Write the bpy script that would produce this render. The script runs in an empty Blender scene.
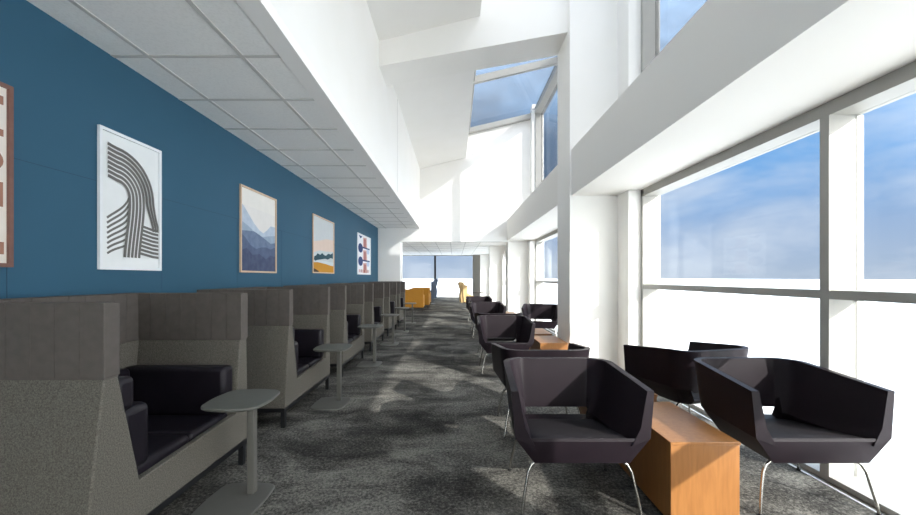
import bpy, bmesh, math, random
from mathutils import Vector, Matrix
random.seed(7)
C = bpy.context.scene.collection
PI = math.pi

# ------------------------------------------------------------------ materials
def srgb(r, g, b):
    f = lambda c: (c/255/12.92) if c/255 <= 0.04045 else ((c/255+0.055)/1.055)**2.4
    return (f(r), f(g), f(b), 1)

def mat(name, col, rough=0.6, metal=0.0, spec=0.5, noise=None, bump=None):
    """noise=(scale, second colour, lo, hi)  bump=(scale, strength, distance)"""
    m = bpy.data.materials.new(name); m.use_nodes = True
    nt = m.node_tree; p = nt.nodes['Principled BSDF']
    p.inputs['Roughness'].default_value = rough
    p.inputs['Metallic'].default_value = metal
    p.inputs['Specular IOR Level'].default_value = spec
    p.inputs['Base Color'].default_value = col
    tc = nt.nodes.new('ShaderNodeTexCoord')
    if noise:
        n = nt.nodes.new('ShaderNodeTexNoise'); n.inputs['Scale'].default_value = noise[0]
        n.inputs['Detail'].default_value = 4
        nt.links.new(tc.outputs['Object'], n.inputs['Vector'])
        r = nt.nodes.new('ShaderNodeValToRGB')
        r.color_ramp.elements[0].position = noise[2]; r.color_ramp.elements[0].color = col
        r.color_ramp.elements[1].position = noise[3]; r.color_ramp.elements[1].color = noise[1]
        nt.links.new(n.outputs['Fac'], r.inputs['Fac'])
        nt.links.new(r.outputs['Color'], p.inputs['Base Color'])
    if bump:
        n = nt.nodes.new('ShaderNodeTexNoise'); n.inputs['Scale'].default_value = bump[0]
        nt.links.new(tc.outputs['Object'], n.inputs['Vector'])
        b = nt.nodes.new('ShaderNodeBump'); b.inputs['Strength'].default_value = bump[1]
        b.inputs['Distance'].default_value = bump[2]
        nt.links.new(n.outputs['Fac'], b.inputs['Height'])
        nt.links.new(b.outputs['Normal'], p.inputs['Normal'])
    return m

M = {}
M['white']   = mat('white_paint', srgb(244,242,237), 0.75, noise=(1.5, srgb(246,244,240), .35, .65))
M['ledge']   = mat('white_ledge_paint', srgb(240,237,232), 0.8)
M['frame']   = mat('grey_window_metal', srgb(164,162,156), 0.5, 0.0, noise=(3, srgb(169,167,161), .3, .7))
M['darkfr']  = mat('dark_grey_metal', srgb(120,118,112), 0.4)
M['tile']    = mat('acoustic_tile', srgb(251,249,245), 0.9, noise=(60, srgb(245,243,239), .45, .65), bump=(120, .15, .002))
M['grid']    = mat('ceiling_grid_paint', srgb(206,203,198), 0.7, noise=(5, srgb(210,207,202), .3, .7))
M['border']  = mat('ceiling_border_paint', srgb(247,244,240), 0.85, noise=(2, srgb(249,246,242), .3, .7))
M['seam']    = mat('panel_seam', srgb(40,72,92), 0.9)
M['reveal']  = mat('reveal_joint', srgb(150,148,145), 0.9)
M['ground']  = mat('pale_concrete_apron', srgb(226,225,222), 0.9, noise=(.05, srgb(231,230,227), .4, .6))
M['blackfr'] = mat('black_metal', srgb(16,17,20), 0.45, noise=(20, srgb(20,21,24), .3, .7))
M['chrome']  = mat('brushed_chrome', srgb(190,188,182), 0.25, 1.0)
M['leather'] = mat('aubergine_leather', srgb(25,19,24), 0.5, spec=.15, noise=(6, srgb(29,22,27), .35, .65), bump=(160, .08, .001))
M['pad']     = mat('charcoal_seat_pad', srgb(38,35,38), 0.65, spec=.2, noise=(40, srgb(34,31,34), .35, .65), bump=(200, .1, .001))
M['cushion'] = mat('ink_cushion_vinyl', srgb(22,19,26), 0.4, spec=.3, noise=(8, srgb(27,23,31), .35, .65), bump=(40, .12, .004))
M['tabtop']  = mat('grey_green_laminate', srgb(90,91,86), 0.5, noise=(30, srgb(94,95,90), .3, .7))
M['post']    = mat('grey_powder_coat', srgb(90,89,84), 0.5, noise=(30, srgb(94,93,88), .3, .7))
M['mustard'] = mat('mustard_upholstery', srgb(172,118,22), 0.7, noise=(30, srgb(162,110,20), .35, .65), bump=(200, .1, .002))
M['slate']   = mat('slate_blue_upholstery', srgb(78,92,112), 0.7, noise=(30, srgb(70,84,104), .35, .65))
M['tan']     = mat('tan_upholstery', srgb(186,156,108), 0.6, noise=(20, srgb(176,146,98), .35, .65))
M['darkwood']= mat('dark_walnut', srgb(58,46,38), 0.5, noise=(10, srgb(50,40,33), .3, .7))

def fabric_mat():
    m = mat('tweed_fabric', srgb(128,125,116), 0.95, spec=.2)
    nt = m.node_tree; p = nt.nodes['Principled BSDF']
    tc = nt.nodes.new('ShaderNodeTexCoord')
    n = nt.nodes.new('ShaderNodeTexNoise'); n.inputs['Scale'].default_value = 210; n.inputs['Detail'].default_value = 3
    n2 = nt.nodes.new('ShaderNodeTexNoise'); n2.inputs['Scale'].default_value = 140
    nt.links.new(tc.outputs['Object'], n.inputs['Vector']); nt.links.new(tc.outputs['Object'], n2.inputs['Vector'])
    a = nt.nodes.new('ShaderNodeMath'); a.operation = 'ADD'
    nt.links.new(n.outputs['Fac'], a.inputs[0]); nt.links.new(n2.outputs['Fac'], a.inputs[1])
    h = nt.nodes.new('ShaderNodeMath'); h.operation = 'MULTIPLY'; h.inputs[1].default_value = .5
    nt.links.new(a.outputs[0], h.inputs[0])
    r = nt.nodes.new('ShaderNodeValToRGB')
    r.color_ramp.elements[0].position = .36; r.color_ramp.elements[0].color = srgb(78,75,69)
    r.color_ramp.elements[1].position = .64; r.color_ramp.elements[1].color = srgb(116,112,104)
    nt.links.new(h.outputs[0], r.inputs['Fac']); nt.links.new(r.outputs['Color'], p.inputs['Base Color'])
    b = nt.nodes.new('ShaderNodeBump'); b.inputs['Strength'].default_value = .4; b.inputs['Distance'].default_value = .003
    nt.links.new(n.outputs['Fac'], b.inputs['Height']); nt.links.new(b.outputs['Normal'], p.inputs['Normal'])
    return m
M['fabric'] = fabric_mat()
M['felt'] = mat('channelled_felt', srgb(94,88,84), 0.9, spec=.2, noise=(20, srgb(88,83,79), .35, .65), bump=(150, .1, .001))

def wall_blue():
    m = mat('blue_wall_panel', srgb(48,90,114), 0.7, spec=.3, noise=(.7, srgb(45,86,108), .3, .7))
    return m
M['blue'] = wall_blue()

def wood_mat():
    m = mat('maple_veneer', srgb(190,128,62), 0.4)
    nt = m.node_tree; p = nt.nodes['Principled BSDF']
    tc = nt.nodes.new('ShaderNodeTexCoord'); mp = nt.nodes.new('ShaderNodeMapping')
    mp.inputs['Scale'].default_value = (14, 14, 1.6)
    nt.links.new(tc.outputs['Object'], mp.inputs['Vector'])
    n = nt.nodes.new('ShaderNodeTexNoise'); n.inputs['Scale'].default_value = 3; n.inputs['Detail'].default_value = 6
    n.inputs['Distortion'].default_value = .5
    nt.links.new(mp.outputs['Vector'], n.inputs['Vector'])
    r = nt.nodes.new('ShaderNodeValToRGB')
    r.color_ramp.elements[0].position = .3; r.color_ramp.elements[0].color = srgb(134,88,44)
    r.color_ramp.elements[1].position = .75; r.color_ramp.elements[1].color = srgb(153,103,55)
    nt.links.new(n.outputs['Fac'], r.inputs['Fac']); nt.links.new(r.outputs['Color'], p.inputs['Base Color'])
    return m
M['wood'] = wood_mat()
M['framewood'] = mat('pale_oak_moulding', srgb(214,186,158), 0.55, noise=(20, srgb(204,174,146), .3, .7))
M['framebrown'] = mat('walnut_moulding', srgb(122,84,72), 0.55, noise=(20, srgb(112,76,66), .3, .7))
M['framewhite'] = mat('white_moulding', srgb(232,234,236), 0.5, noise=(20, srgb(228,230,232), .3, .7))

def carpet_mat():
    m = mat('mottled_carpet', srgb(60,60,58), 1.0, spec=.05)
    nt = m.node_tree; p = nt.nodes['Principled BSDF']; L = nt.links
    tc = nt.nodes.new('ShaderNodeTexCoord')
    def noise(scale, detail, dist=0, vec=None, rough=.5):
        n = nt.nodes.new('ShaderNodeTexNoise'); n.inputs['Scale'].default_value = scale
        n.inputs['Detail'].default_value = detail; n.inputs['Distortion'].default_value = dist
        n.inputs['Roughness'].default_value = rough
        L.new(vec or tc.outputs['Object'], n.inputs['Vector']); return n.outputs['Fac']
    mp = nt.nodes.new('ShaderNodeMapping'); mp.inputs['Scale'].default_value = (1.0, 1.7, 1)
    L.new(tc.outputs['Object'], mp.inputs['Vector'])
    big = noise(1.3, 7, .6, mp.outputs['Vector'], .68)
    fine = noise(48, 4, 0, None, .85)
    vo = nt.nodes.new('ShaderNodeTexBrick')     # carpet planks of slightly different tone
    vo.inputs['Scale'].default_value = 1.0; vo.inputs['Mortar Size'].default_value = 0
    vo.inputs['Brick Width'].default_value = 1.0; vo.inputs['Row Height'].default_value = .5
    vo.inputs['Color1'].default_value = (0,0,0,1); vo.inputs['Color2'].default_value = (1,1,1,1)
    L.new(tc.outputs['Object'], vo.inputs['Vector'])
    def math_(op, a, b):
        q = nt.nodes.new('ShaderNodeMath'); q.operation = op
        for i, v in enumerate((a, b)):
            if isinstance(v, (int, float)): q.inputs[i].default_value = v
            else: L.new(v, q.inputs[i])
        return q.outputs[0]
    s = math_('ADD', big, math_('MULTIPLY', math_('SUBTRACT', vo.outputs['Color'], .5), .10))
    s = math_('ADD', s, math_('MULTIPLY', math_('SUBTRACT', fine, .5), 1.25))
    r = nt.nodes.new('ShaderNodeValToRGB'); e = r.color_ramp.elements
    e[0].position = .30; e[0].color = srgb(44,43,41)
    e[1].position = .72; e[1].color = srgb(134,131,124)
    e.new(.47).color = srgb(74,72,69); e.new(.56).color = srgb(98,96,91)
    L.new(s, r.inputs['Fac']); L.new(r.outputs['Color'], p.inputs['Base Color'])
    b = nt.nodes.new('ShaderNodeBump'); b.inputs['Strength'].default_value = .5; b.inputs['Distance'].default_value = .004
    L.new(fine, b.inputs['Height']); L.new(b.outputs['Normal'], p.inputs['Normal'])
    return m
M['carpet'] = carpet_mat()

def glass_mat(name='clear_glazing', tint=(.96, .98, .985, 1)):
    m = bpy.data.materials.new(name); m.use_nodes = True
    nt = m.node_tree; nt.nodes.clear()
    o = nt.nodes.new('ShaderNodeOutputMaterial'); t = nt.nodes.new('ShaderNodeBsdfTransparent')
    t.inputs['Color'].default_value = tint
    g = nt.nodes.new('ShaderNodeBsdfGlossy'); g.inputs['Roughness'].default_value = 0.0
    lw = nt.nodes.new('ShaderNodeLayerWeight'); lw.inputs['Blend'].default_value = .5
    pw = nt.nodes.new('ShaderNodeMath'); pw.operation = 'POWER'; pw.inputs[1].default_value = 4.0
    f = nt.nodes.new('ShaderNodeMath'); f.operation = 'MULTIPLY_ADD'; f.inputs[1].default_value = .30; f.inputs[2].default_value = .01
    nt.links.new(lw.outputs['Facing'], pw.inputs[0]); nt.links.new(pw.outputs[0], f.inputs[0])
    x = nt.nodes.new('ShaderNodeMixShader')
    nt.links.new(f.outputs[0], x.inputs[0]); nt.links.new(t.outputs[0], x.inputs[1]); nt.links.new(g.outputs[0], x.inputs[2])
    nt.links.new(x.outputs[0], o.inputs['Surface'])
    return m
M['glass'] = glass_mat()
M['dimmed'] = glass_mat('dimming_glazing', (.52, .53, .54, 1))  # tint added to cut the light through clerestory and skylight

# ------------------------------------------------------------------ mesh helpers
def newbm(): return bmesh.new()
def box(bm, x0, x1, y0, y1, z0, z1, mi=0):
    v = [bm.verts.new(p) for p in ((x0,y0,z0),(x1,y0,z0),(x1,y1,z0),(x0,y1,z0),(x0,y0,z1),(x1,y0,z1),(x1,y1,z1),(x0,y1,z1))]
    for f in ((0,3,2,1),(4,5,6,7),(0,1,5,4),(1,2,6,5),(2,3,7,6),(3,0,4,7)):
        bm.faces.new([v[i] for i in f]).material_index = mi
def prism(bm, pts, axis, a, b, mi=0):
    """pts: polygon in the two other axes (x: y,z ; y: x,z ; z: x,y), extruded from a to b"""
    def P(p, t):
        return {'x': (t, p[0], p[1]), 'y': (p[0], t, p[1]), 'z': (p[0], p[1], t)}[axis]
    A = [bm.verts.new(P(p, a)) for p in pts]; B = [bm.verts.new(P(p, b)) for p in pts]
    n = len(pts)
    bm.faces.new(A).material_index = mi; bm.faces.new(B[::-1]).material_index = mi
    for i in range(n):
        bm.faces.new([A[i], B[i], B[(i+1) % n], A[(i+1) % n]]).material_index = mi
def tube(bm, pts, r, n=10, mi=0):
    pts = [Vector(p) for p in pts]; rings = []
    up = Vector((0,0,1))
    d0 = (pts[1]-pts[0]).normalized()
    side = d0.cross(up)
    if side.length < .01: side = d0.cross(Vector((1,0,0)))
    side.normalize()
    for i, p in enumerate(pts):
        d = (pts[min(i+1, len(pts)-1)] - pts[max(i-1, 0)]).normalized()
        s = (side - d*side.dot(d)).normalized(); side = s
        u = d.cross(s)
        rings.append([bm.verts.new(p + (s*math.cos(2*PI*k/n) + u*math.sin(2*PI*k/n))*r) for k in range(n)])
    for a, b in zip(rings, rings[1:]):
        for k in range(n):
            bm.faces.new([a[k], a[(k+1) % n], b[(k+1) % n], b[k]]).material_index = mi
    bm.faces.new(rings[0][::-1]).material_index = mi; bm.faces.new(rings[-1]).material_index = mi
def loft(bm, rings, closed_ring=True, caps=True, mi=0):
    R = [[bm.verts.new(p) for p in r] for r in rings]
    n = len(R[0])
    for a, b in zip(R, R[1:]):
        for k in range(n if closed_ring else n-1):
            bm.faces.new([a[k], a[(k+1) % n], b[(k+1) % n], b[k]]).material_index = mi
    if caps:
        bm.faces.new(R[0][::-1]).material_index = mi; bm.faces.new(R[-1]).material_index = mi
def rrect(cx, cy, hx, hy, r, n=6, bulge=0.0):
    """rounded rectangle outline, sides bulging outwards by bulge"""
    out = []
    for q, (sx, sy) in enumerate(((1,1),(-1,1),(-1,-1),(1,-1))):
        for k in range(n+1):
            a = q*PI/2 + k/n*PI/2
            x = sx*(hx-r) + r*math.cos(a); y = sy*(hy-r) + r*math.sin(a)
            out.append((x, y))
        # bulged side to next corner
        nx = ((1,1),(-1,1),(-1,-1),(1,-1))[(q+1) % 4]
        a = (q+1)*PI/2
        x0, y0 = out[-1]
        x1 = nx[0]*(hx-r) + r*math.cos(a); y1 = nx[1]*(hy-r) + r*math.sin(a)
        for k in range(1, 6):
            t = k/6; b = bulge*math.sin(PI*t)
            out.append((x0+(x1-x0)*t + b*math.cos(a), y0+(y1-y0)*t + b*math.sin(a)))
    return [(cx+x, cy+y) for x, y in out]

def obj(name, bm, mats, parent=None, bevel=0, seg=2, smooth=False, loc=None):
    bmesh.ops.recalc_face_normals(bm, faces=bm.faces)
    me = bpy.data.meshes.new(name); bm.to_mesh(me); bm.free()
    for m in (mats if isinstance(mats, (list, tuple)) else [mats]): me.materials.append(m)
    o = bpy.data.objects.new(name, me); C.objects.link(o)
    if parent: o.parent = parent
    if loc: o.location = loc
    if bevel:
        b = o.modifiers.new('bevel', 'BEVEL'); b.width = bevel; b.segments = seg
        b.limit_method = 'ANGLE'; b.angle_limit = math.radians(32)
    if smooth or bevel:
        for p in me.polygons: p.use_smooth = True
        try:
            me.set_sharp_from_angle(angle=math.radians(38 if not bevel else 60))
        except Exception: pass
    return o
def tag(o, label, cat, group=None):
    o['label'] = label; o['category'] = cat
    if group: o['group'] = group
    return o
def thing(name, label, cat, loc=(0,0,0), rz=0, group=None):
    o = bpy.data.objects.new(name, None); C.objects.link(o)
    o.empty_display_size = .1
    o.location = loc; o.rotation_euler = (0,0,rz)
    return tag(o, label, cat, group)
def struct(name, bm, m, parent=None, **k):
    o = obj(name, bm, m, parent, **k)
    if not parent: o['kind'] = 'structure'
    return o
def dup(root, loc, rz, label, group=None):
    r = root.copy(); C.objects.link(r); r.location = loc; r.rotation_euler = (0,0,rz); r['label'] = label
    if group: r['group'] = group
    for ch in list(root.children):
        c = ch.copy(); C.objects.link(c); c.parent = r
        for g in ch.children:
            d = g.copy(); C.objects.link(d); d.parent = c
    return r

# ------------------------------------------------------------------ dimensions
WL = -2.53           # face of the blue wall
XS = -1.145          # fascia of the low ceiling
ZC = 3.06            # low ceiling
XF = 1.74            # face of the deep header over the windows
XW = 2.60            # room side of the window frames
XO = 2.82            # outer side of the window frames
ZH = 2.645           # underside of the header box
ZL = 3.33            # top of the header box (ledge)
YE = 12.7            # end wall with the portal
YF = 27.7            # far window
YB = -3.0            # wall behind
BAY = 6.98
PY = [-1.26, 5.72, 12.7, 19.68, 26.6]      # near faces of the piers
zs = lambda x: 6.30 + .235*(x-.388)        # skylight plane (underside of glass)
zr = lambda x: 5.02 + .25*(x+1.145)        # opaque roof underside

# ------------------------------------------------------------------ setting
bm = newbm(); box(bm, -5.0, 2.545, YB, YF+.1, -.12, 0); struct('floor', bm, M['carpet'])
bm = newbm(); box(bm, -400, 400, -300, 600, -.5, -.32)
g = struct('floor.001', bm, M['ground']); g.name = 'floor_outside'

bm = newbm(); box(bm, WL-.12, WL, YB, YE, 0, ZC+.1); struct('wall_left', bm, M['blue'])
# seams of the wall panels: thin strips of darker blue
bm = newbm()
box(bm, WL-.001, WL+.0012, YB, YE, 2.105, 2.109)
for k in range(-4, 8):
    y = 3.32 + 1.15*k
    if YB < y < YE: box(bm, WL-.001, WL+.0012, y-.002, y+.002, 0, 2.107)
struct('trim_1', bm, M['seam'])

# low acoustic ceiling on the left, with its grid
bm = newbm(); box(bm, WL-.12, XS-.15, YB, YE, ZC, ZC+.08); struct('ceiling_left', bm, M['tile'])
bm = newbm()
w = .016
for x in (-2.265, -1.573): box(bm, x-w, x+w, YB, YE, ZC-.004, ZC+.01)
y = 2.84 - .693*8
while y < YE:
    if y > YB: box(bm, WL, -1.29, y-w, y+w, ZC-.0045, ZC+.01)
    y += .693
struct('ceiling_grid', bm, M['grid'])['kind'] = 'structure'
bm = newbm(); box(bm, -1.29, XS, YB, YE, ZC-.006, ZC+.08); struct('ceiling_border', bm, M['border'])
# tall white wall above the low ceiling
bm = newbm(); box(bm, XS-.14, XS, YB, YE, ZC+.081, 6.0); struct('wall_upper_left', bm, M['white'])
bm = newbm(); box(bm, XS-.001, XS+.0015, 7.70, 7.706, ZC+.08, 5.0); struct('trim_2', bm, M['reveal'])

# roof slab and light well
bm = newbm()
prism(bm, [(XS-.02, zr(XS-.02)), (.388, zr(.388)), (.388, zr(.388)+.30), (XS-.02, zr(XS)+.30)], 'y', YB, YE)
struct('ceiling_roof', bm, M['white'])
bm = newbm(); box(bm, .30, .388, YB, YE, zr(.388)+.29, zs(.388)); struct('wall_lightwell', bm, M['white'])

# fin beams over the piers
for i, y0 in enumerate((-1.14, 5.84)):
    bm = newbm()
    zb = lambda x: 4.64 + .18*(x+1.145)
    prism(bm, [(XS, zb(XS)), (2.6, zb(2.6)), (2.6, zs(2.6)-.02), (.388, zs(.388)-.02), (.388, zr(.388)), (XS, zr(XS))], 'y', y0, y0+.62)
    struct('trim_%d' % (3+i), bm, M['white'])

# header box over the windows (soffit, tall fascia, ledge)
for i, (a, b) in enumerate(((YB, -1.26), (-.57, 5.72), (6.41, YE))):
    bm = newbm(); box(bm, XF, XO+.05, a, b, ZH, ZL); struct('wall_header.%03d' % i if i else 'wall_header', bm, M['ledge'])
# solid wall behind the camera's bay, windowless to keep sun off the foreground
bm = newbm(); box(bm, XW, XO+.05, YB, -1.26, 0, ZH); struct('wall_right', bm, M['white'])
bm = newbm()
box(bm, WL-.12, XO+.05, YB-.12, YB, 2.9, 7.0); box(bm, WL-.12, WL+.05, YB-.12, YB, 0, 2.9); box(bm, 2.45, XO+.05, YB-.12, YB, 0, 2.9)
struct('wall_back', bm, M['white'])
r = bpy.data.objects.new('window_10', None); C.objects.link(r); r['kind'] = 'structure'; r.location = (0, YB-.10, 0)  # unseen window added in the back wall to let fill light in
bm = newbm(); box(bm, WL+.05, 2.45, 0, .08, -.1, .06); box(bm, WL+.05, 2.45, 0, .08, 2.84, 2.9)
for x in (WL+.05, -.87, .76, 2.39): box(bm, x, x+.06, .001, .079, .06, 2.84)
obj('window_frame', bm, M['frame'], r)
for x in (WL+.11, -.81, .82):
    bm = newbm(); box(bm, x, x+(1.60 if x < -2 else 1.57), .03, .042, .06, 2.84); obj('pane', bm, M['glass'], r)
# unseen roof and side wall, added to block direct sun at the back window
bm = newbm(); box(bm, -5, 4.1, -9.0, YB-.13, 3.05, 3.25); struct('ceiling_sun_block', bm, M['white'])
bm = newbm(); box(bm, 4.0, 4.1, -9.0, YB-.13, -.32, 3.05); struct('wall_sun_block', bm, M['white'])

# piers with return stubs beside the windows
for i, y0 in enumerate(PY):
    top = 7.0 if y0 < 12 else ZC
    d = .69 if y0 < 12 else .45
    bm = newbm()
    x0 = XF-.02 if y0 < 12 else 1.80
    if abs(y0-YE) < .01:
        box(bm, XF+.03, XO+.05, y0+.001, y0+d, 0, top)
    else:
        box(bm, x0, XO+.05, y0, y0+d, 0, top)
    box(bm, 2.43, XO+.05, y0-.36, y0, 0, ZH if y0 < 12 else 2.60)
    if y0 < 12:
        box(bm, 2.43, XO+.05, y0-.36, y0, ZL, 7.0)
    struct('wall_pier' if i == 0 else 'wall_pier.%03d' % i, bm, M['white'])
# clerestory stub before the end wall
bm = newbm(); box(bm, 2.50, XO+.05, 12.35, YE, ZL, 7.0); struct('wall_pier.005', bm, M['white'])

# end wall with the portal
bm = newbm()
box(bm, WL-.12, -1.80, YE, YE+.6, 0, ZC+2)
box(bm, -1.80, XO+.05, YE, YE+.2, 2.61, 6.2)
prism(bm, [(-1.2, 6.2), (XO, 6.2), (XO, zs(XO)-.02), (.388, zs(.388)-.02), (-1.2, zs(.388)-.02)], 'y', YE, YE+.2)
struct('wall_end', bm, M['white'])
bm = newbm(); box(bm, -1.80, 2.6, YE-.0015, YE+.02, 2.605, 2.612); struct('trim_5', bm, M['reveal'])

# far room
bm = newbm(); box(bm, -5.0, XO+.05, YE+.2, YF+.3, ZC, ZC+.1); struct('ceiling_far', bm, M['tile'])
bm = newbm()
x = -1.573 - 4*.693
while x < 1.8:
    box(bm, x-w, x+w, YE+.2, YF, ZC-.005, ZC+.01); x += .693
y = 13.2
while y < YF:
    box(bm, -5, 1.8, y-w, y+w, ZC-.0055, ZC+.01); y += 1.386
o = struct('ceiling_grid', bm, M['grid'])
bm = newbm(); box(bm, -5.1, -5.0, YE, YF+.3, 0, ZC+.1); struct('wall_far_left', bm, M['white'])
bm = newbm(); box(bm, 1.30, 1.86, YF-.35, YF+.1, 0, ZC); struct('trim_6', bm, M['darkfr'])
bm = newbm(); box(bm, 1.86, XO, YF, YF+.15, 0, ZC); box(bm, -5.0, -4.2, YF, YF+.15, 0, ZC); struct('wall_far', bm, M['white'])

# floor strip and channel under the windows
bm = newbm(); box(bm, 2.545, 2.562, -.57, 5.36, -.02, .004); box(bm, 2.545, 2.562, 6.41, 12.34, -.02, .004)
struct('baseboard_right', bm, M['framewhite'])
bm = newbm(); box(bm, 2.562, XW+.01, -.57, 5.36, -.1, .002); box(bm, 2.562, XW+.01, 6.41, 12.34, -.1, .002); box(bm, 2.545, XW+.01, 13.15, 26.6, -.1, .002)
struct('trim_7', bm, M['darkfr'])

def window(n, ya, yb, muls, z0, z1, transom):
    r = bpy.data.objects.new('window_%d' % n, None); C.objects.link(r); r['kind'] = 'structure'
    r.location = (XW, ya, 0); L = yb-ya; D = XO-XW
    bm = newbm()
    box(bm, 0, D, 0, L, z0-.1 if z0 < .3 else z0, z0+.04)
    box(bm, 0, D, 0, L, z1, z1+.095)
    for m_ in [0, L-.06]: box(bm, 0, D, m_, m_+.06, z0, z1+.09)
    obj('window_frame', bm, M['frame'], r)
    bm = newbm()
    for m_ in muls:
        box(bm, 0, D-.035, m_-ya-.034, m_-ya+.034, z0+.04, z1)
        box(bm, D-.03, D+.02, m_-ya-.036, m_-ya+.036, z0+.04, z1)
    obj('mullion', bm, M['frame'], r)
    if transom:
        bm = newbm(); box(bm, .002, D-.002, .06, L-.06, transom-.03, transom+.031)
        obj('transom', bm, M['frame'], r)
    ys = [0.06] + sum([[m_-ya-.034, m_-ya+.034] for m_ in muls], []) + [L-.06]
    zz = [(z0+.04, transom-.03), (transom+.031, z1)] if transom else [(z0+.04, z1)]
    for a, b in zip(ys[::2], ys[1::2]):
        for c, d in zz:
            bm = newbm(); box(bm, D-.05, D-.038, a, b, c, d); obj('pane', bm, M['dimmed' if z0 > 1 else 'glass'], r)
    return r
window(1, -.57, 5.36, [2.70], 0, 2.55, 1.302)
window(2, 6.41, 12.34, [9.37], 0, 2.55, 1.302)
window(3, 13.15, 19.32, [16.3], 0, 2.55, 1.302)
window(4, 20.13, 26.24, [23.3], 0, 2.55, 1.302)
window(5, -.57, 5.36, [2.70], ZL, 6.72, None)
window(6, 6.41, 12.35, [9.37], ZL, 6.72, None)
window(7, YB, -1.62, [], ZL, 6.72, None)
# far spandrels above windows 3,4
bm = newbm(); box(bm, XW, XO+.05, 13.15, 26.6, ZH, ZC); struct('wall_far_right', bm, M['white'])

# unseen eave outside the first bays, added to keep sun off the blue wall
bm = newbm(); box(bm, XO+.05, 7.6, -14, 3.3, 7.0, 7.3); struct('trim_8', bm, M['white'])

# skylight
r = bpy.data.objects.new('window_8', None); C.objects.link(r); r['kind'] = 'structure'
bm = newbm()
def rafter(y0, y1, h=.16):
    prism(bm, [(.388, zs(.388)-h), (XW+.1, zs(XW+.1)-h), (XW+.1, zs(XW+.1)), (.388, zs(.388))], 'y', y0, y1)
for y0 in (-.52, 2.66, 6.46, 9.33, 12.54): rafter(y0, y0+.10 if y0 < 12 else YE)
prism(bm, [(.388, zs(.388)-.12), (.50, zs(.5)-.12), (.50, zs(.5)), (.388, zs(.388))], 'y', YB, YE)
box(bm, XW-.02, XO+.05, YB, YE, 6.68, 6.90)
obj('window_frame', bm, M['frame'], r)
bm = newbm(); prism(bm, [(.388, zs(.388)+.002), (XO, zs(XO)+.002), (XO, zs(XO)+.014), (.388, zs(.388)+.014)], 'y', YB, YE)
obj('pane', bm, M['dimmed'], r)

# far window
r = bpy.data.objects.new('window_9', None); C.objects.link(r); r['kind'] = 'structure'; r.location = (0, YF, 0)
bm = newbm(); box(bm, -4.2, 1.30, 0, .1, -.02, .05); box(bm, -4.2, 1.30, 0, .1, ZC-.06, ZC)
obj('window_frame', bm, M['frame'], r)
bm = newbm(); box(bm, -1.47, -1.33, -.05, .12, .05, ZC-.06); obj('mullion', bm, M['blackfr'], r)
for a, b in ((-4.2, -1.47), (-1.33, 1.30)):
    bm = newbm(); box(bm, a, b, .04, .052, .05, ZC-.06); obj('pane', bm, M['glass'], r)

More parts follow.
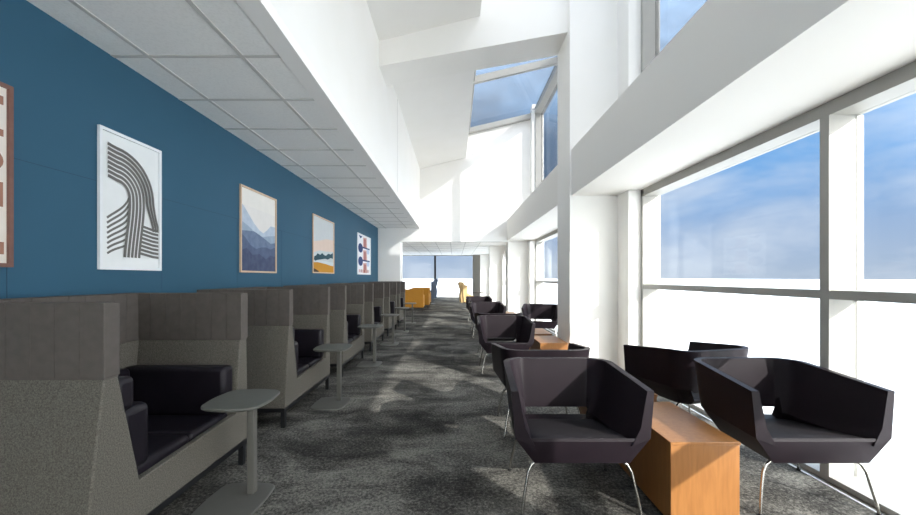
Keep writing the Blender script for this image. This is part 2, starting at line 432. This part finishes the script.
# ------------------------------------------------------------------ booths
def make_booth(loc, label):
    t = thing('booth', label, 'booth', loc, 0, 'high-backed booths along the blue wall')
    L = 1.205; xb, xa = -.39, .50; zb = .185
    bm = newbm()
    prism(bm, [(-.10, zb), (.215, zb), (.20, .40), (.075, .955), (0, .955)], 'x', xb, xa)
    prism(bm, [(L+.02, zb), (L-.17, zb), (L-.145, .43), (L-.085, .955), (L, .955)], 'x', xb, xa)
    box(bm, xb, xb+.13, .05, L-.05, zb, .955)
    prism(bm, [(.18, zb), (L-.14, zb), (L-.12, .425), (.18, .392)], 'x', xa-.045, xa-.0005)
    box(bm, xb+.05, xa-.06, .1, L-.1, zb+.001, zb+.03)
    obj('shell', bm, M['fabric'], t, bevel=.008)
    # felt crown in vertical channels
    bm = newbm(); e = .006
    def run(n, f):
        for k in range(n): f(k/n, (k+1)/n)
    g_ = .0008
    def nr(a, b): X = lambda u: xb-e+(xa-xb+2*e)*u; box(bm, X(a)+g_, X(b)-g_, -e, .078, .96, 1.305)
    def fr(a, b): X = lambda u: xb-e+(xa-xb+2*e)*u; box(bm, X(a)+g_, X(b)-g_, L-.088, L+e, .96, 1.305)
    def bk(a, b): Y = lambda u: .078+(L-.166)*u; box(bm, xb-e, xb+.13, Y(a)+g_, Y(b)-g_, .96, 1.305)
    run(8, nr); run(8, fr); run(10, bk)
    obj('felt_crown', bm, M['felt'], t, bevel=.003)
    bm = newbm()
    box(bm, xb, xa, .002, .072, .95, 1.300); box(bm, xb, xa, L-.080, L-.002, .95, 1.300); box(bm, xb, xb+.124, .05, L-.05, .95, 1.300)
    obj('crown_core', bm, M['felt'], t)
    # cushions
    def cush(name, x0, x1, y0, y1, z0, z1, bv=.03):
        bm = newbm(); box(bm, x0, x1, y0, y1, z0, z1); return obj(name, bm, M['cushion'], t, bevel=bv, seg=4)
    ym = (.19 + L-.10)/2
    cush('seat_cushion', xb+.20, xa-.047, .205, ym-.002, zb+.031, .45)
    cush('seat_cushion', xb+.20, xa-.047, ym+.002, L-.15, zb+.031, .45)
    cush('back_cushion', xb+.131, xb+.225, .32, L-.26, .60, .79)
    cush('lumbar_cushion', xb+.131, xb+.265, .32, L-.28, .44, .615, .035)
    cush('side_cushion', xb+.132, xa-.025, L-.25, L-.13, .44, .785)
    cush('side_cushion', xb+.132, xa-.03, .105, .215, .755, .925)
    cush('side_cushion', xb+.132, xa-.03, .13, .315, .43, .765, .04)
    # black base
    bm = newbm()
    z0, z1 = .148, .184
    box(bm, xb+.03, xa-.004, -.095, -.06, z0, z1); box(bm, xb+.03, xa-.004, L-.02, L+.015, z0, z1)
    box(bm, xa-.04, xa-.004, -.06, L-.02, z0, z1); box(bm, xb+.03, xb+.065, -.06, L-.02, z0, z1)
    obj('base_frame', bm, M['blackfr'], t)
    for x in (xb+.03, xa-.041):
        for y in (-.095, L-.045):
            bm = newbm(); box(bm, x, x+.037, y, y+.037, 0, z0); obj('leg', bm, M['blackfr'], t)
    return t
BX = -2.10
booth_y = [1.753, 3.72, 5.60, 7.50, 9.42, 11.25]
blabels = ['nearest grey high-backed booth at the left edge, its near side panel cut by the frame',
           'second grey booth along the blue wall, under the misty mountain picture',
           'third grey booth from the front, between the second and third side tables',
           'fourth grey booth along the blue wall, its dark seat opening narrow in view',
           'fifth grey booth along the blue wall, next to last before the end wall',
           'farthest grey booth, against the white end wall beside the mustard armchairs']
b0 = make_booth((BX, booth_y[0], 0), blabels[0])
for y, l in zip(booth_y[1:], blabels[1:]): dup(b0, (BX, y, 0), 0, l)

# ------------------------------------------------------------------ side tables beside the booths
def make_ptable(loc, label):
    t = thing('pedestal_table', label, 'table', loc, 0, 'grey pedestal tables beside the booths')
    bm = newbm()
    o_ = rrect(0, .02, .185, .205, .09, 6, .012)
    ring = lambda s, z: [(x*s, .02+(y-.02)*s, z) for x, y in o_]
    loft(bm, [ring(.94, .600), ring(1, .610), ring(1, .620), ring(.985, .624)]); obj('tabletop', bm, M['tabtop'], t, smooth=True)
    bm = newbm(); box(bm, .05, .098, -.028, .02, .012, .602); obj('post', bm, M['post'], t, bevel=.008, seg=3)
    bm = newbm()
    o2 = rrect(.01, -.09, .18, .21, .07, 6, .008)
    ring = lambda s, z: [(x*s, -.09+(y+.09)*s, z) for x, y in o2]
    loft(bm, [ring(1, 0), ring(1, .008), ring(.98, .012)]); obj('base_plate', bm, M['post'], t, smooth=True)
    return t
tlabels = ['nearest grey pedestal table, standing in front of the first booth',
           'grey pedestal table in front of the second booth opening, second from the camera',
           'grey pedestal table at the third booth, third from the camera',
           'grey pedestal table at the fourth booth, fourth from the camera',
           'grey pedestal table at the fifth booth, fifth from the camera',
           'farthest grey pedestal table, before the mustard armchairs']
p0 = make_ptable((-1.40, 2.52, 0), tlabels[0])
for y, l in zip([4.42, 6.38, 8.3, 10.2, 12.1], tlabels[1:]): dup(p0, (-1.40, y, 0), 0, l)

# ------------------------------------------------------------------ tub chairs
def outline(hf, hb, yf, yb, r, n=8):
    """right half front -> back centre, then mirrored; from front right round the back to front left"""
    pts = [(hf + (hb-hf)*k/5, yf + (yb-r-yf)*k/5) for k in range(6)]
    for k in range(1, n+1):
        a = PI/2*k/n; pts.append((hb-r+r*math.cos(a), yb-r+r*math.sin(a)))
    m = hb-r
    pts += [(m*.92, yb), (m*.5, yb), (0.0, yb)]
    return pts + [(-x, y) for x, y in pts[-2::-1]]
def make_chair(loc, rz, label):
    t = thing('tub_chair', label, 'chair', loc, rz, 'dark leather tub chairs along the windows')
    top = outline(.425, .40, -.345, .365, .17)
    mid = outline(.400, .365, -.350, .325, .15)
    bot = outline(.285, .27, -.335, .235, .10)
    N = len(top)
    def inset(P, d):
        out = []
        for i, (x, y) in enumerate(P):
            a = Vector(P[max(i-1, 0)]); b = Vector(P[min(i+1, N-1)]); dd = (b-a).normalized()
            out.append((x - dd.y*d, y + dd.x*d))
        return out
    slot = [abs(x) < .27 and y > .25 for x, y in top]
    def ztop(i):
        y = top[i][1]; s = max(0, min(1, (y+.345)/.55)); return .748 + .055*s
    # wall (arms and back)
    bm = newbm(); rings = []
    ti, t2, t3 = inset(top, .043), inset(mid, .06), inset(mid, .115)
    for i in range(N):
        zb = .445 if slot[i] else .468
        zt = ztop(i)
        f = (zb-.47)/(.80-.47)
        mx, my = mid[i]; tx, ty = top[i]
        ob = (mx+(tx-mx)*f, my+(ty-my)*f, zb)
        if slot[i]:
            i1 = inset(mid, .04)[i]; rings.append([ob, (tx, ty, zt), (*ti[i], zt), (*i1, .50), (*i1, zb)])
        else:
            rings.append([ob, (tx, ty, zt), (*ti[i], zt), (*t2[i], .53), (*t3[i], .425)])
    loft(bm, rings)
    # pan
    A = [(x, y, .318) for x, y in bot]; 
    Bm = [(x, y, .375 if slot[i] else .47) for i, (x, y) in enumerate(mid)]
    Ci = [(x, y, .452 - .085*max(0, (y+.35)/.6)) for x, y in inset(mid, .07)]
    Ab = [(x*.96, y*.96-.005, .312) for x, y in bot]
    R = [[bm.verts.new(p) for p in r_] for r_ in (Ab, A, Bm, Ci)]
    for a, b in zip(R, R[1:]):
        for k in range(N):
            k2 = (k+1) % N
            bm.faces.new([a[k], a[k2], b[k2], b[k]])
    for ring, rev in ((R[0], True), (R[3], False)):
        for k in range(N//2):
            q = [ring[k], ring[k+1], ring[N-2-k], ring[N-1-k]]
            q = list(dict.fromkeys(q))
            if len(q) >= 3: bm.faces.new(q[::-1] if rev else q)
    obj('shell', bm, M['leather'], t, bevel=.007)
    # seat pad
    bm = newbm()
    so = [(x*1.0, y) for x, y in outline(.288, .27, -.318, .235, .08)]
    zz = lambda y: .456 - .085*max(0, (y+.35)/.6)
    rg = [[(x*s, y*s-.01, zz(y)+dz) for x, y in so] for s, dz in ((1, -.01), (1, .001), (.97, .005))]
    R = [[bm.verts.new(p) for p in r_] for r_ in rg]
    for a, b in zip(R, R[1:]):
        for k in range(N):
            k2 = (k+1) % N; bm.faces.new([a[k], a[k2], b[k2], b[k]])
    for ring in (R[0], R[2]):
        for k in range(N//2):
            q = list(dict.fromkeys([ring[k], ring[k+1], ring[N-2-k], ring[N-1-k]]))
            if len(q) >= 3: bm.faces.new(q)
    obj('seat', bm, M['pad'], t, smooth=True)
    # legs
    for sx in (1, -1):
        for sy, yt in ((-1, -.27), (1, .16)):
            bm = newbm()
            P = []
            for k in range(9):
                u = k/8
                P.append((sx*(.20+.16*math.sin(u*PI/2)), yt+sy*(.02+.06*u), .315*(1-u)**1.0 if u > 0 else .315))
            q = [(sx*.20, yt, .314), (sx*.255, yt+sy*.006, .306), (sx*.29, yt+sy*.012, .285), (sx*.312, yt+sy*.02, .245),
                 (sx*.33, yt+sy*.032, .16), (sx*.345, yt+sy*.045, .08), (sx*.355, yt+sy*.055, .006)]
            tube(bm, q, .0095, 10)
            obj('leg', bm, M['chrome'], t, smooth=True)
            # glide
            bm = newbm(); tube(bm, [(sx*.355, yt+sy*.055, 0), (sx*.355, yt+sy*.055, .012)], .013, 10)
            obj('glide', bm, M['blackfr'], t.children[-1])
    return t
PIT = 3.34
c0 = make_chair((.76, 2.62, 0), 0, 'large dark tub chair in the centre foreground, left of the nearest block table')
for x, y, rz, l in [
    (2.185, 2.62, 0, 'dark tub chair in the right foreground, between the nearest block table and window'),
    (.80, 3.62, PI, 'dark tub chair turned away, hidden mostly behind the central foreground chair'),
    (2.19, 3.62, PI+.24, 'dark tub chair turned towards the window, seen from behind above the nearest wooden block'),
    (.76, 2.62+PIT, 0, 'dark tub chair in mid aisle facing the camera, beyond the two foreground rows'),
    (.80, 3.62+PIT, PI, 'dark tub chair turned away, tucked behind the mid aisle chair facing the camera'),
    (1.97, 8.75, -.22, 'dark tub chair half hidden by the white pier, angled towards the aisle'),
    (.78, 2.62+2*PIT, 0, 'dark tub chair facing the camera, next beyond the mid aisle chair'),
    (.80, 3.62+2*PIT, PI, 'dark tub chair turned away near the portal, second last of its row'),
    (.78, 2.50+3*PIT, 0, 'farthest dark tub chair of the row, facing the camera near the portal')]:
    dup(c0, (x, y, 0), rz, l)

# ------------------------------------------------------------------ wooden block tables
def make_block(loc, label):
    t = thing('block_table', label, 'table', loc, 0, 'maple block tables between the tub chairs')
    bm = newbm(); box(bm, -.198, .198, -.358, .358, .012, .460); obj('body', bm, M['wood'], t, bevel=.003)
    bm = newbm(); box(bm, -.202, .202, -.362, .362, .4605, .478); obj('tabletop', bm, M['wood'], t, bevel=.003)
    bm = newbm(); box(bm, -.18, .18, -.34, .34, 0, .012); obj('plinth', bm, M['blackfr'], t)
    return t
k0 = make_block((1.438, 2.56, 0), 'nearest maple block table, between the two foreground tub chairs')
for y, l in [(3.46, 'second maple block table, glimpsed through the back slot of the central foreground chair'),
             (2.56+PIT, 'maple block table beside the mid aisle chair, by the white pier'),
             (3.46+PIT, 'maple block table just behind the one beside the mid aisle chair'),
             (9.62, 'small distant maple block table between the far tub chairs'),
             (10.42, 'farthest maple block table, behind the far tub chairs')]:
    dup(k0, (1.438, y, 0), 0, l)

# ------------------------------------------------------------------ pictures on the blue wall
class Art:
    """polygons in (u right, v down) on a print of w x h, each a thin sheet a little in front of the last"""
    def __init__(s, w, h): s.bm = newbm(); s.w = w; s.h = h; s.mats = []; s.k = 0
    def mi(s, col):
        if col not in s.mats: s.mats.append(col)
        return s.mats.index(col)
    def poly(s, pts, col):
        s.k += 1; d = .006 + .0003*s.k
        vs = [s.bm.verts.new((d, s.w*u, s.h*(1-v))) for u, v in pts]
        f = s.bm.faces.new(vs); f.material_index = s.mi(col)
        bmesh.ops.triangulate(s.bm, faces=[f])
    def strip(s, pts, col):
        s.k += 1; d = .006 + .0003*s.k; m = s.mi(col)
        T = [s.bm.verts.new((d, s.w*u, s.h*(1-v))) for u, v in pts]; B = [s.bm.verts.new((d, s.w*u, 0)) for u, v in pts]
        for i in range(len(pts)-1): s.bm.faces.new([T[i], T[i+1], B[i+1], B[i]]).material_index = m
    def ribbon(s, pts, wd, col):
        s.k += 1; d = .006 + .0003*s.k; m = s.mi(col)
        P = [Vector((u*s.w, (1-v)*s.h)) for u, v in pts]; L, R = [], []
        for i, p in enumerate(P):
            dd = (P[min(i+1, len(P)-1)] - P[max(i-1, 0)]).normalized(); n = Vector((-dd.y, dd.x))*wd/2
            L.append(s.bm.verts.new((d, *(p+n)))); R.append(s.bm.verts.new((d, *(p-n))))
        for i in range(len(P)-1):
            s.bm.faces.new([L[i], L[i+1], R[i+1], R[i]]).material_index = m
    def disc(s, cu, cv, ru, rv, col, a0=0, a1=2*PI):
        s.poly([(cu+ru*math.cos(a0+(a1-a0)*k/24), cv+rv*math.sin(a0+(a1-a0)*k/24)) for k in range(24 if a1-a0 > 6 else 25)], col)
ink = {}
def ic(name, r, g, b, noise=None):
    if name not in ink:
        ink[name] = mat('ink_'+name, srgb(r, g, b), .8, noise=(12, srgb(*noise), .35, .65) if noise else (8, srgb(max(r-4,0), max(g-4,0), max(b-4,0)), .3, .7))
    return ink[name]
def bez(p0, p1, p2, p3, n=16):
    out = []
    for k in range(n+1):
        t = k/n; a = (1-t)**3; b = 3*(1-t)**2*t; c = 3*(1-t)*t*t; d = t**3
        out.append((a*p0[0]+b*p1[0]+c*p2[0]+d*p3[0], a*p0[1]+b*p1[1]+c*p2[1]+d*p3[1]))
    return out
def picture(label, y0, y1, z0, z1, fm, bg, draw, group='framed prints on the blue wall', fw=.022):
    t = thing('framed_picture', label, 'picture', (WL, y0, z0), 0, group)
    W, H = y1-y0, z1-z0
    bm = newbm()
    box(bm, .002, .022, 0, W, 0, fw); box(bm, .002, .022, 0, W, H-fw, H)
    box(bm, .002, .022, 0, fw, fw, H-fw); box(bm, .002, .022, W-fw, W, fw, H-fw)
    obj('frame', bm, fm, t)
    a = Art(W-2*fw, H-2*fw)
    a.poly([(0,0),(0,1),(1,1),(1,0)], bg); draw(a)
    o = obj('print', a.bm, a.mats, t); o.location = (0, fw, fw)
    return t
# the viewer looks at the wall towards -X: +Y is to the right
def art0(a):
    br = ic('terracotta', 164, 118, 98)
    a.poly([(.08,.05),(.975,.05),(.975,.10),(.08,.10)], br)
    a.poly([(.08,.24),(.975,.24),(.975,.28),(.08,.28)], br)
    a.disc(.76, .42, .215, .085, br); a.disc(.28, .42, .16, .07, br)
    a.poly([(.50,.56),(.97,.54),(.97,.68),(.50,.68)], br)
    a.poly([(.08,.56),(.40,.56),(.40,.68),(.08,.68)], br)
    for k in range(3): a.poly([(.80-.30*k,.73),(.86-.30*k,.73),(.86-.30*k,.93),(.80-.30*k,.93)], br)
    a.poly([(.08,.88),(.975,.88),(.975,.95),(.08,.95)], br)
def art1(a):
    g = ic('warm_grey', 108, 106, 103); paper = ic('paper', 232, 234, 234)
    W, H = a.w, a.h; p = .0335; wd = .0235
    N = lambda pts: [(x/W, 1-y/H) for x, y in pts]
    # left lower bundle sweeping down to the left edge
    for k in range(8):
        a.ribbon(N(bez((.25, .56-.050*k), (.21, .45-.044*k), (.13, .42-.038*k), (.05, .355-.037*k), 14)), .0165, g)
    # lower right bundle, nearly level
    for k in range(8):
        y = .315-.032*k
        a.ribbon(N([(.30, y+.03), (.40, y+.012), (.47, y), (.535, y-.004)]), wd*.85, g)
    def path(off, k):
        r = .225+off; cx, cy = .13, .535; out = [(.05, cy+r+.02), (.09, cy+r+.012)]
        for q in range(13):
            t = PI/2 - q/12*PI/2*1.0
            out.append((cx+r*math.cos(t), cy+r*math.sin(t)*1.02))
        x, y = out[-1]
        if k < 3: out += bez((x, y), (x+.012, y-.08), (.50-.02*k, .40), (.535-.033*k*.9, .30), 8)[1:]
        else: out += bez((x, y), (x+.01, y-.12), (x-.03, .25), (x-.045, .075), 10)[1:]
        return out
    a.ribbon(N(path(-.05, 4)), .155, paper)
    for k in range(8): a.ribbon(N(path(.117-p*k, k)), wd, g)
def ridge(us, v0, amp, seed, n=28):
    r = random.Random(seed); ph = [r.random()*6 for _ in range(4)]
    return [(k/n, v0 + amp*(.6*math.sin(2.2*k/n*PI+ph[0])+.3*math.sin(5*k/n*PI+ph[1])+.18*math.sin(11*k/n*PI+ph[2]))) for k in range(n+1)]
def art2(a):
    a.poly([(0,0),(1,0),(1,.22),(0,.20)], ic('cloud_cream', 236, 232, 226))
    for col, v0, pts in ((ic('mist_blue', 176, 190, 206, (190,202,215)), .3, [(0,.19),(.08,.22),(.2,.30),(.35,.40),(.5,.47),(.62,.50),(.75,.44),(.85,.38),(1,.38)]),
                         (ic('haze_blue', 146, 162, 184, (158,173,193)), .5, [(0,.40),(.2,.45),(.4,.52),(.6,.55),(.8,.52),(1,.50)]),
                         (ic('ridge_blue', 98, 114, 142, (110,126,152)), .5, [(0,.52),(.15,.51),(.35,.50),(.5,.53),(.7,.58),(.85,.62),(1,.60)]),
                         (ic('deep_blue', 74, 88, 118, (86,100,128)), .6, [(0,.55),(.12,.60),(.25,.68),(.40,.72),(.55,.69),(.7,.68),(.85,.70),(1,.66)]),
                         (ic('ink_blue', 60, 70, 100, (72,84,112)), .8, [(0,.76),(.15,.72),(.3,.80),(.5,.78),(.7,.84),(.85,.78),(1,.80)])):
        a.strip(pts, col)
def art3(a):
    a.poly([(0,0),(1,0),(1,.45),(0,.45)], ic('pearl_grey', 200, 204, 206))
    a.poly([(0,.46),(.3,.42),(.6,.36),(1,.34),(1,.70),(0,.70)], ic('blush', 222, 200, 186))
    a.poly([(0,.66),(.3,.60),(.6,.60),(1,.58),(1,1),(0,1)], ic('cool_grey', 196, 204, 206))
    a.poly([(.04,.78),(.06,.72),(.14,.70),(.2,.66),(.32,.68),(.42,.64),(.5,.67),(.6,.68),(.72,.63),(.84,.64),(.97,.60),(.97,.72),(.84,.71),(.7,.75),(.55,.74),(.4,.76),(.2,.78),(.1,.80)], ic('deep_teal', 22, 70, 82))
    a.poly([(0,.84),(.2,.80),(.5,.78),(.8,.79),(1,.80),(1,.90),(0,.90)], ic('pale_sky', 206, 216, 220))
    a.poly([(0,.83),(.2,.82),(.4,.83),(.6,.84),(.8,.86),(1,.87),(1,1),(0,1)], ic('ochre', 198, 138, 30))
    a.poly([(0,.93),(.12,.95),(.25,.98),(.25,1),(0,1)], ic('umber', 70, 50, 40))
def art4(a):
    nv = ic('navy', 34, 58, 110); pk = ic('dusty_rose', 206, 164, 156); rd = ic('brick', 160, 92, 88)
    for v in (.02, .36, .70):
        a.poly([(.42,v+.02),(.70,v),(.74,v+.28),(.40,v+.28)], pk)
        a.poly([(.50,v+.05),(.62,v+.05),(.62,v+.27),(.50,v+.27)], rd)
    for v in (.34, .68):
        a.disc(.22, v, .17, .12, nv, 0, 2*PI)
        a.poly([(.36,v-.05),(.95,v-.05),(.95,v-.01),(.36,v-.01)], nv)
        a.disc(.80, v+.05, .12, .07, ic('pale_blue', 188, 202, 224))
    a.poly([(.08,.02),(.36,.03),(.20,.10)], nv)
    for k in range(7): a.poly([(.10+.12*k,.90),(.17+.12*k,.88),(.17+.12*k,.97),(.10+.12*k,.97)], rd if k % 2 else pk)
picture('brown framed print of terracotta blocks and discs, cut by the left edge', 1.56, 2.185, 1.48, 2.505, M['framebrown'], ic('cream', 234, 226, 216), art0)
picture('white framed print of sweeping grey stripes, above the nearest booth', 2.716, 3.29, 1.48, 2.505, M['framewhite'], ic('paper', 232, 234, 234), art1)
picture('pale wood framed print of misty blue mountain ridges', 4.51, 5.42, 1.485, 2.525, M['framewood'], ic('sky_cream', 232, 228, 224), art2)
picture('pale wood framed print with teal hills over an ochre field', 6.82, 8.02, 1.505, 2.565, M['framewood'], ic('grey_cream', 206, 206, 204), art3)
picture('white framed print of navy discs and rose blocks, last before the end wall', 9.96, 11.5, 1.51, 2.60, M['framewhite'], ic('bright_paper', 236, 236, 240), art4)

# ------------------------------------------------------------------ far room furniture
def make_armchair(loc, rz, label):
    t = thing('armchair', label, 'armchair', loc, rz, 'mustard armchairs beyond the portal')
    bm = newbm(); box(bm, -.27, .27, -.36, .22, .16, .36); obj('seat_base', bm, M['mustard'], t, bevel=.02)
    bm = newbm(); box(bm, -.265, .265, -.38, .20, .365, .48); obj('seat_cushion', bm, M['mustard'], t, bevel=.035, seg=3)
    bm = newbm(); prism(bm, [(.20,.16),(.36,.16),(.42,.94),(.32,.94)], 'x', -.44, .44); obj('backrest', bm, M['mustard'], t, bevel=.03, seg=3)
    for s in (-1, 1):
        bm = newbm(); prism(bm, [(-.38,.16),(.34,.16),(.36,.74),(-.38,.66)], 'x', *sorted((s*.275, s*.44))); obj('armrest', bm, M['mustard'], t, bevel=.025, seg=3)
        for y in (-.33, .30):
            bm = newbm(); tube(bm, [(s*.38, y, .165), (s*.40, y*1.05, 0)], .016, 8); obj('leg', bm, M['darkwood'], t, smooth=True)
    return t
a0 = make_armchair((-1.76, 16.6, 0), PI, 'nearest mustard armchair beyond the portal, right behind the last booth')
dup(a0, (-1.62, 18.1, 0), PI, 'middle mustard armchair beyond the portal, partly behind the nearest one')
dup(a0, (-1.66, 19.6, 0), PI, 'farthest mustard armchair beyond the portal, beside the slate wing chair')

def make_wing(loc, rz, label, m, zt, name, cat, group=None):
    t = thing(name, label, cat, loc, rz, group)
    k = zt/1.37
    bm = newbm()   # curved high back with a forward-leaning head
    prof = [(.16,.34),(.30,.34),(.34,.70),(.30,.95),(.36,1.15),(.40,1.30),(.34,1.37),(.20,1.36),(.14,1.25),(.20,1.05),(.17,.80),(.12,.46)]
    prism(bm, [(y, z*k) for y, z in prof], 'x', -.30, .30); obj('backrest', bm, m, t, bevel=.03, seg=3)
    for s in (-1, 1):
        bm = newbm(); prism(bm, [(-.28,.34),(.20,.34),(.26,1.25*k),(.02,1.20*k),(.02,.75),(-.26,.62)], 'x', *sorted((s*.30, s*.36))); obj('wing', bm, m, t, bevel=.02)
    bm = newbm(); box(bm, -.29, .29, -.32, .18, .30, .46); obj('seat', bm, m, t, bevel=.04, seg=3)
    bm = newbm(); tube(bm, [(0,0,.30),(0,0,.03)], .03, 12); obj('stem', bm, M['post'], t, smooth=True)
    bm = newbm(); tube(bm, [(0,0,.0),(0,0,.025)], .25, 24); obj('base', bm, M['post'], t, smooth=True)
    return t
make_wing((-1.28, 20.75, 0), -PI/2+.1, 'slate blue wing chair against the far window', M['slate'], 1.37, 'wing_chair', 'armchair')
make_wing((.56, 17.3, 0), PI/2+.1, 'tan high-backed chair beyond the portal, at the right of the aisle', M['tan'], 1.24, 'wing_chair', 'armchair')
t = thing('round_table', 'small dark table with a round top beyond the farthest tub chair', 'table', (1.12, 17.9, 0))
bm = newbm(); tube(bm, [(0,0,.72),(0,0,.75)], .30, 28); obj('tabletop', bm, M['darkwood'], t, smooth=True)
bm = newbm(); tube(bm, [(0,0,.02),(0,0,.72)], .03, 12); obj('post', bm, M['post'], t, smooth=True)
bm = newbm(); tube(bm, [(0,0,0),(0,0,.02)], .22, 24); obj('base', bm, M['post'], t, smooth=True)

# ------------------------------------------------------------------ light
SUN = Vector((-1, 1.25, -.68)).normalized()
s = bpy.data.lights.new('sun', 'SUN'); s.energy = 4.6; s.angle = math.radians(.6); s.color = (1, .95, .89)
so = bpy.data.objects.new('sun', s); C.objects.link(so); so.rotation_euler = SUN.to_track_quat('-Z', 'Y').to_euler(); so.location = (20, -20, 12)

w_ = bpy.data.worlds.new('sky'); bpy.context.scene.world = w_; w_.use_nodes = True
nt = w_.node_tree; bg = nt.nodes['Background']; Lk = nt.links
tc = nt.nodes.new('ShaderNodeTexCoord'); sp = nt.nodes.new('ShaderNodeSeparateXYZ')
Lk.new(tc.outputs['Generated'], sp.inputs[0])
ra = nt.nodes.new('ShaderNodeValToRGB'); e = ra.color_ramp.elements
e[0].position = 0; e[0].color = srgb(176,190,210)
e[1].position = .46; e[1].color = (2.0, 2.8, 3.9, 1)
e.new(.10).color = srgb(156,180,214); e.new(.22).color = srgb(122,172,226); e.new(.33).color = srgb(124,180,238)
Lk.new(sp.outputs['Z'], ra.inputs['Fac'])
def wm(op, a, b):
    q = nt.nodes.new('ShaderNodeMath'); q.operation = op
    for i, v in enumerate((a, b)):
        if isinstance(v, (int, float)): q.inputs[i].default_value = v
        else: Lk.new(v, q.inputs[i])
    return q.outputs[0]
zz_ = wm('ADD', wm('MAXIMUM', sp.outputs['Z'], 0), .22)
cb = nt.nodes.new('ShaderNodeCombineXYZ')
Lk.new(sp.outputs['X'], cb.inputs[0]); Lk.new(sp.outputs['Y'], cb.inputs[1]); Lk.new(wm('MULTIPLY', sp.outputs['Z'], 2.6), cb.inputs[2])
n1 = nt.nodes.new('ShaderNodeTexNoise'); n1.inputs['Scale'].default_value = 3.6; n1.inputs['Detail'].default_value = 7
n1.inputs['Roughness'].default_value = .58; n1.inputs['Distortion'].default_value = .25
Lk.new(cb.outputs[0], n1.inputs['Vector'])
cr = nt.nodes.new('ShaderNodeValToRGB'); cr.color_ramp.elements[0].position = .42; cr.color_ramp.elements[1].position = .66
cr.color_ramp.elements[0].color = (0,0,0,1); cr.color_ramp.elements[1].color = (.62,.62,.62,1)
Lk.new(n1.outputs['Fac'], cr.inputs['Fac'])
mx = nt.nodes.new('ShaderNodeMixRGB'); mx.inputs[2].default_value = srgb(214,222,236)
Lk.new(cr.outputs['Color'], mx.inputs[0]); Lk.new(ra.outputs['Color'], mx.inputs[1])
# unseen sky glow around the sun, added behind the viewer as fill light
vm = nt.nodes.new('ShaderNodeVectorMath'); vm.operation = 'DOT_PRODUCT'; vm.inputs[1].default_value = -SUN
Lk.new(tc.outputs['Generated'], vm.inputs[0])
gl = wm('POWER', wm('MAXIMUM', vm.outputs['Value'], 0), 1.6)
gm = nt.nodes.new('ShaderNodeMixRGB'); gm.blend_type = 'ADD'; gm.inputs[0].default_value = 1
gc = nt.nodes.new('ShaderNodeVectorMath'); gc.operation = 'SCALE'; gc.inputs[0].default_value = (1.0, .935, .86)
Lk.new(wm('MULTIPLY', gl, 7.6), gc.inputs['Scale'])
Lk.new(mx.outputs[0], gm.inputs[1]); Lk.new(gc.outputs[0], gm.inputs[2])
Lk.new(gm.outputs[0], bg.inputs['Color']); bg.inputs['Strength'].default_value = .62

# ------------------------------------------------------------------ camera and view
cam = bpy.data.cameras.new('camera'); co = bpy.data.objects.new('camera', cam); C.objects.link(co)
co.location = (0, 0, 1.42); co.rotation_euler = (PI/2, 0, 0)
cam.sensor_width = 36; cam.lens = 384/916*36
cam.shift_x = 3.5/916; cam.shift_y = 20.3/916; cam.clip_start = .05; cam.clip_end = 2000
sc = bpy.context.scene; sc.camera = co
sc.view_settings.view_transform = 'Standard'; sc.view_settings.look = 'None'
sc.view_settings.gamma = 1; sc.view_settings.use_curve_mapping = False
sc.view_settings.exposure = .85
sc.cycles.max_bounces = 14; sc.cycles.diffuse_bounces = 10; sc.cycles.transparent_max_bounces = 16
sc.cycles.use_denoising = True
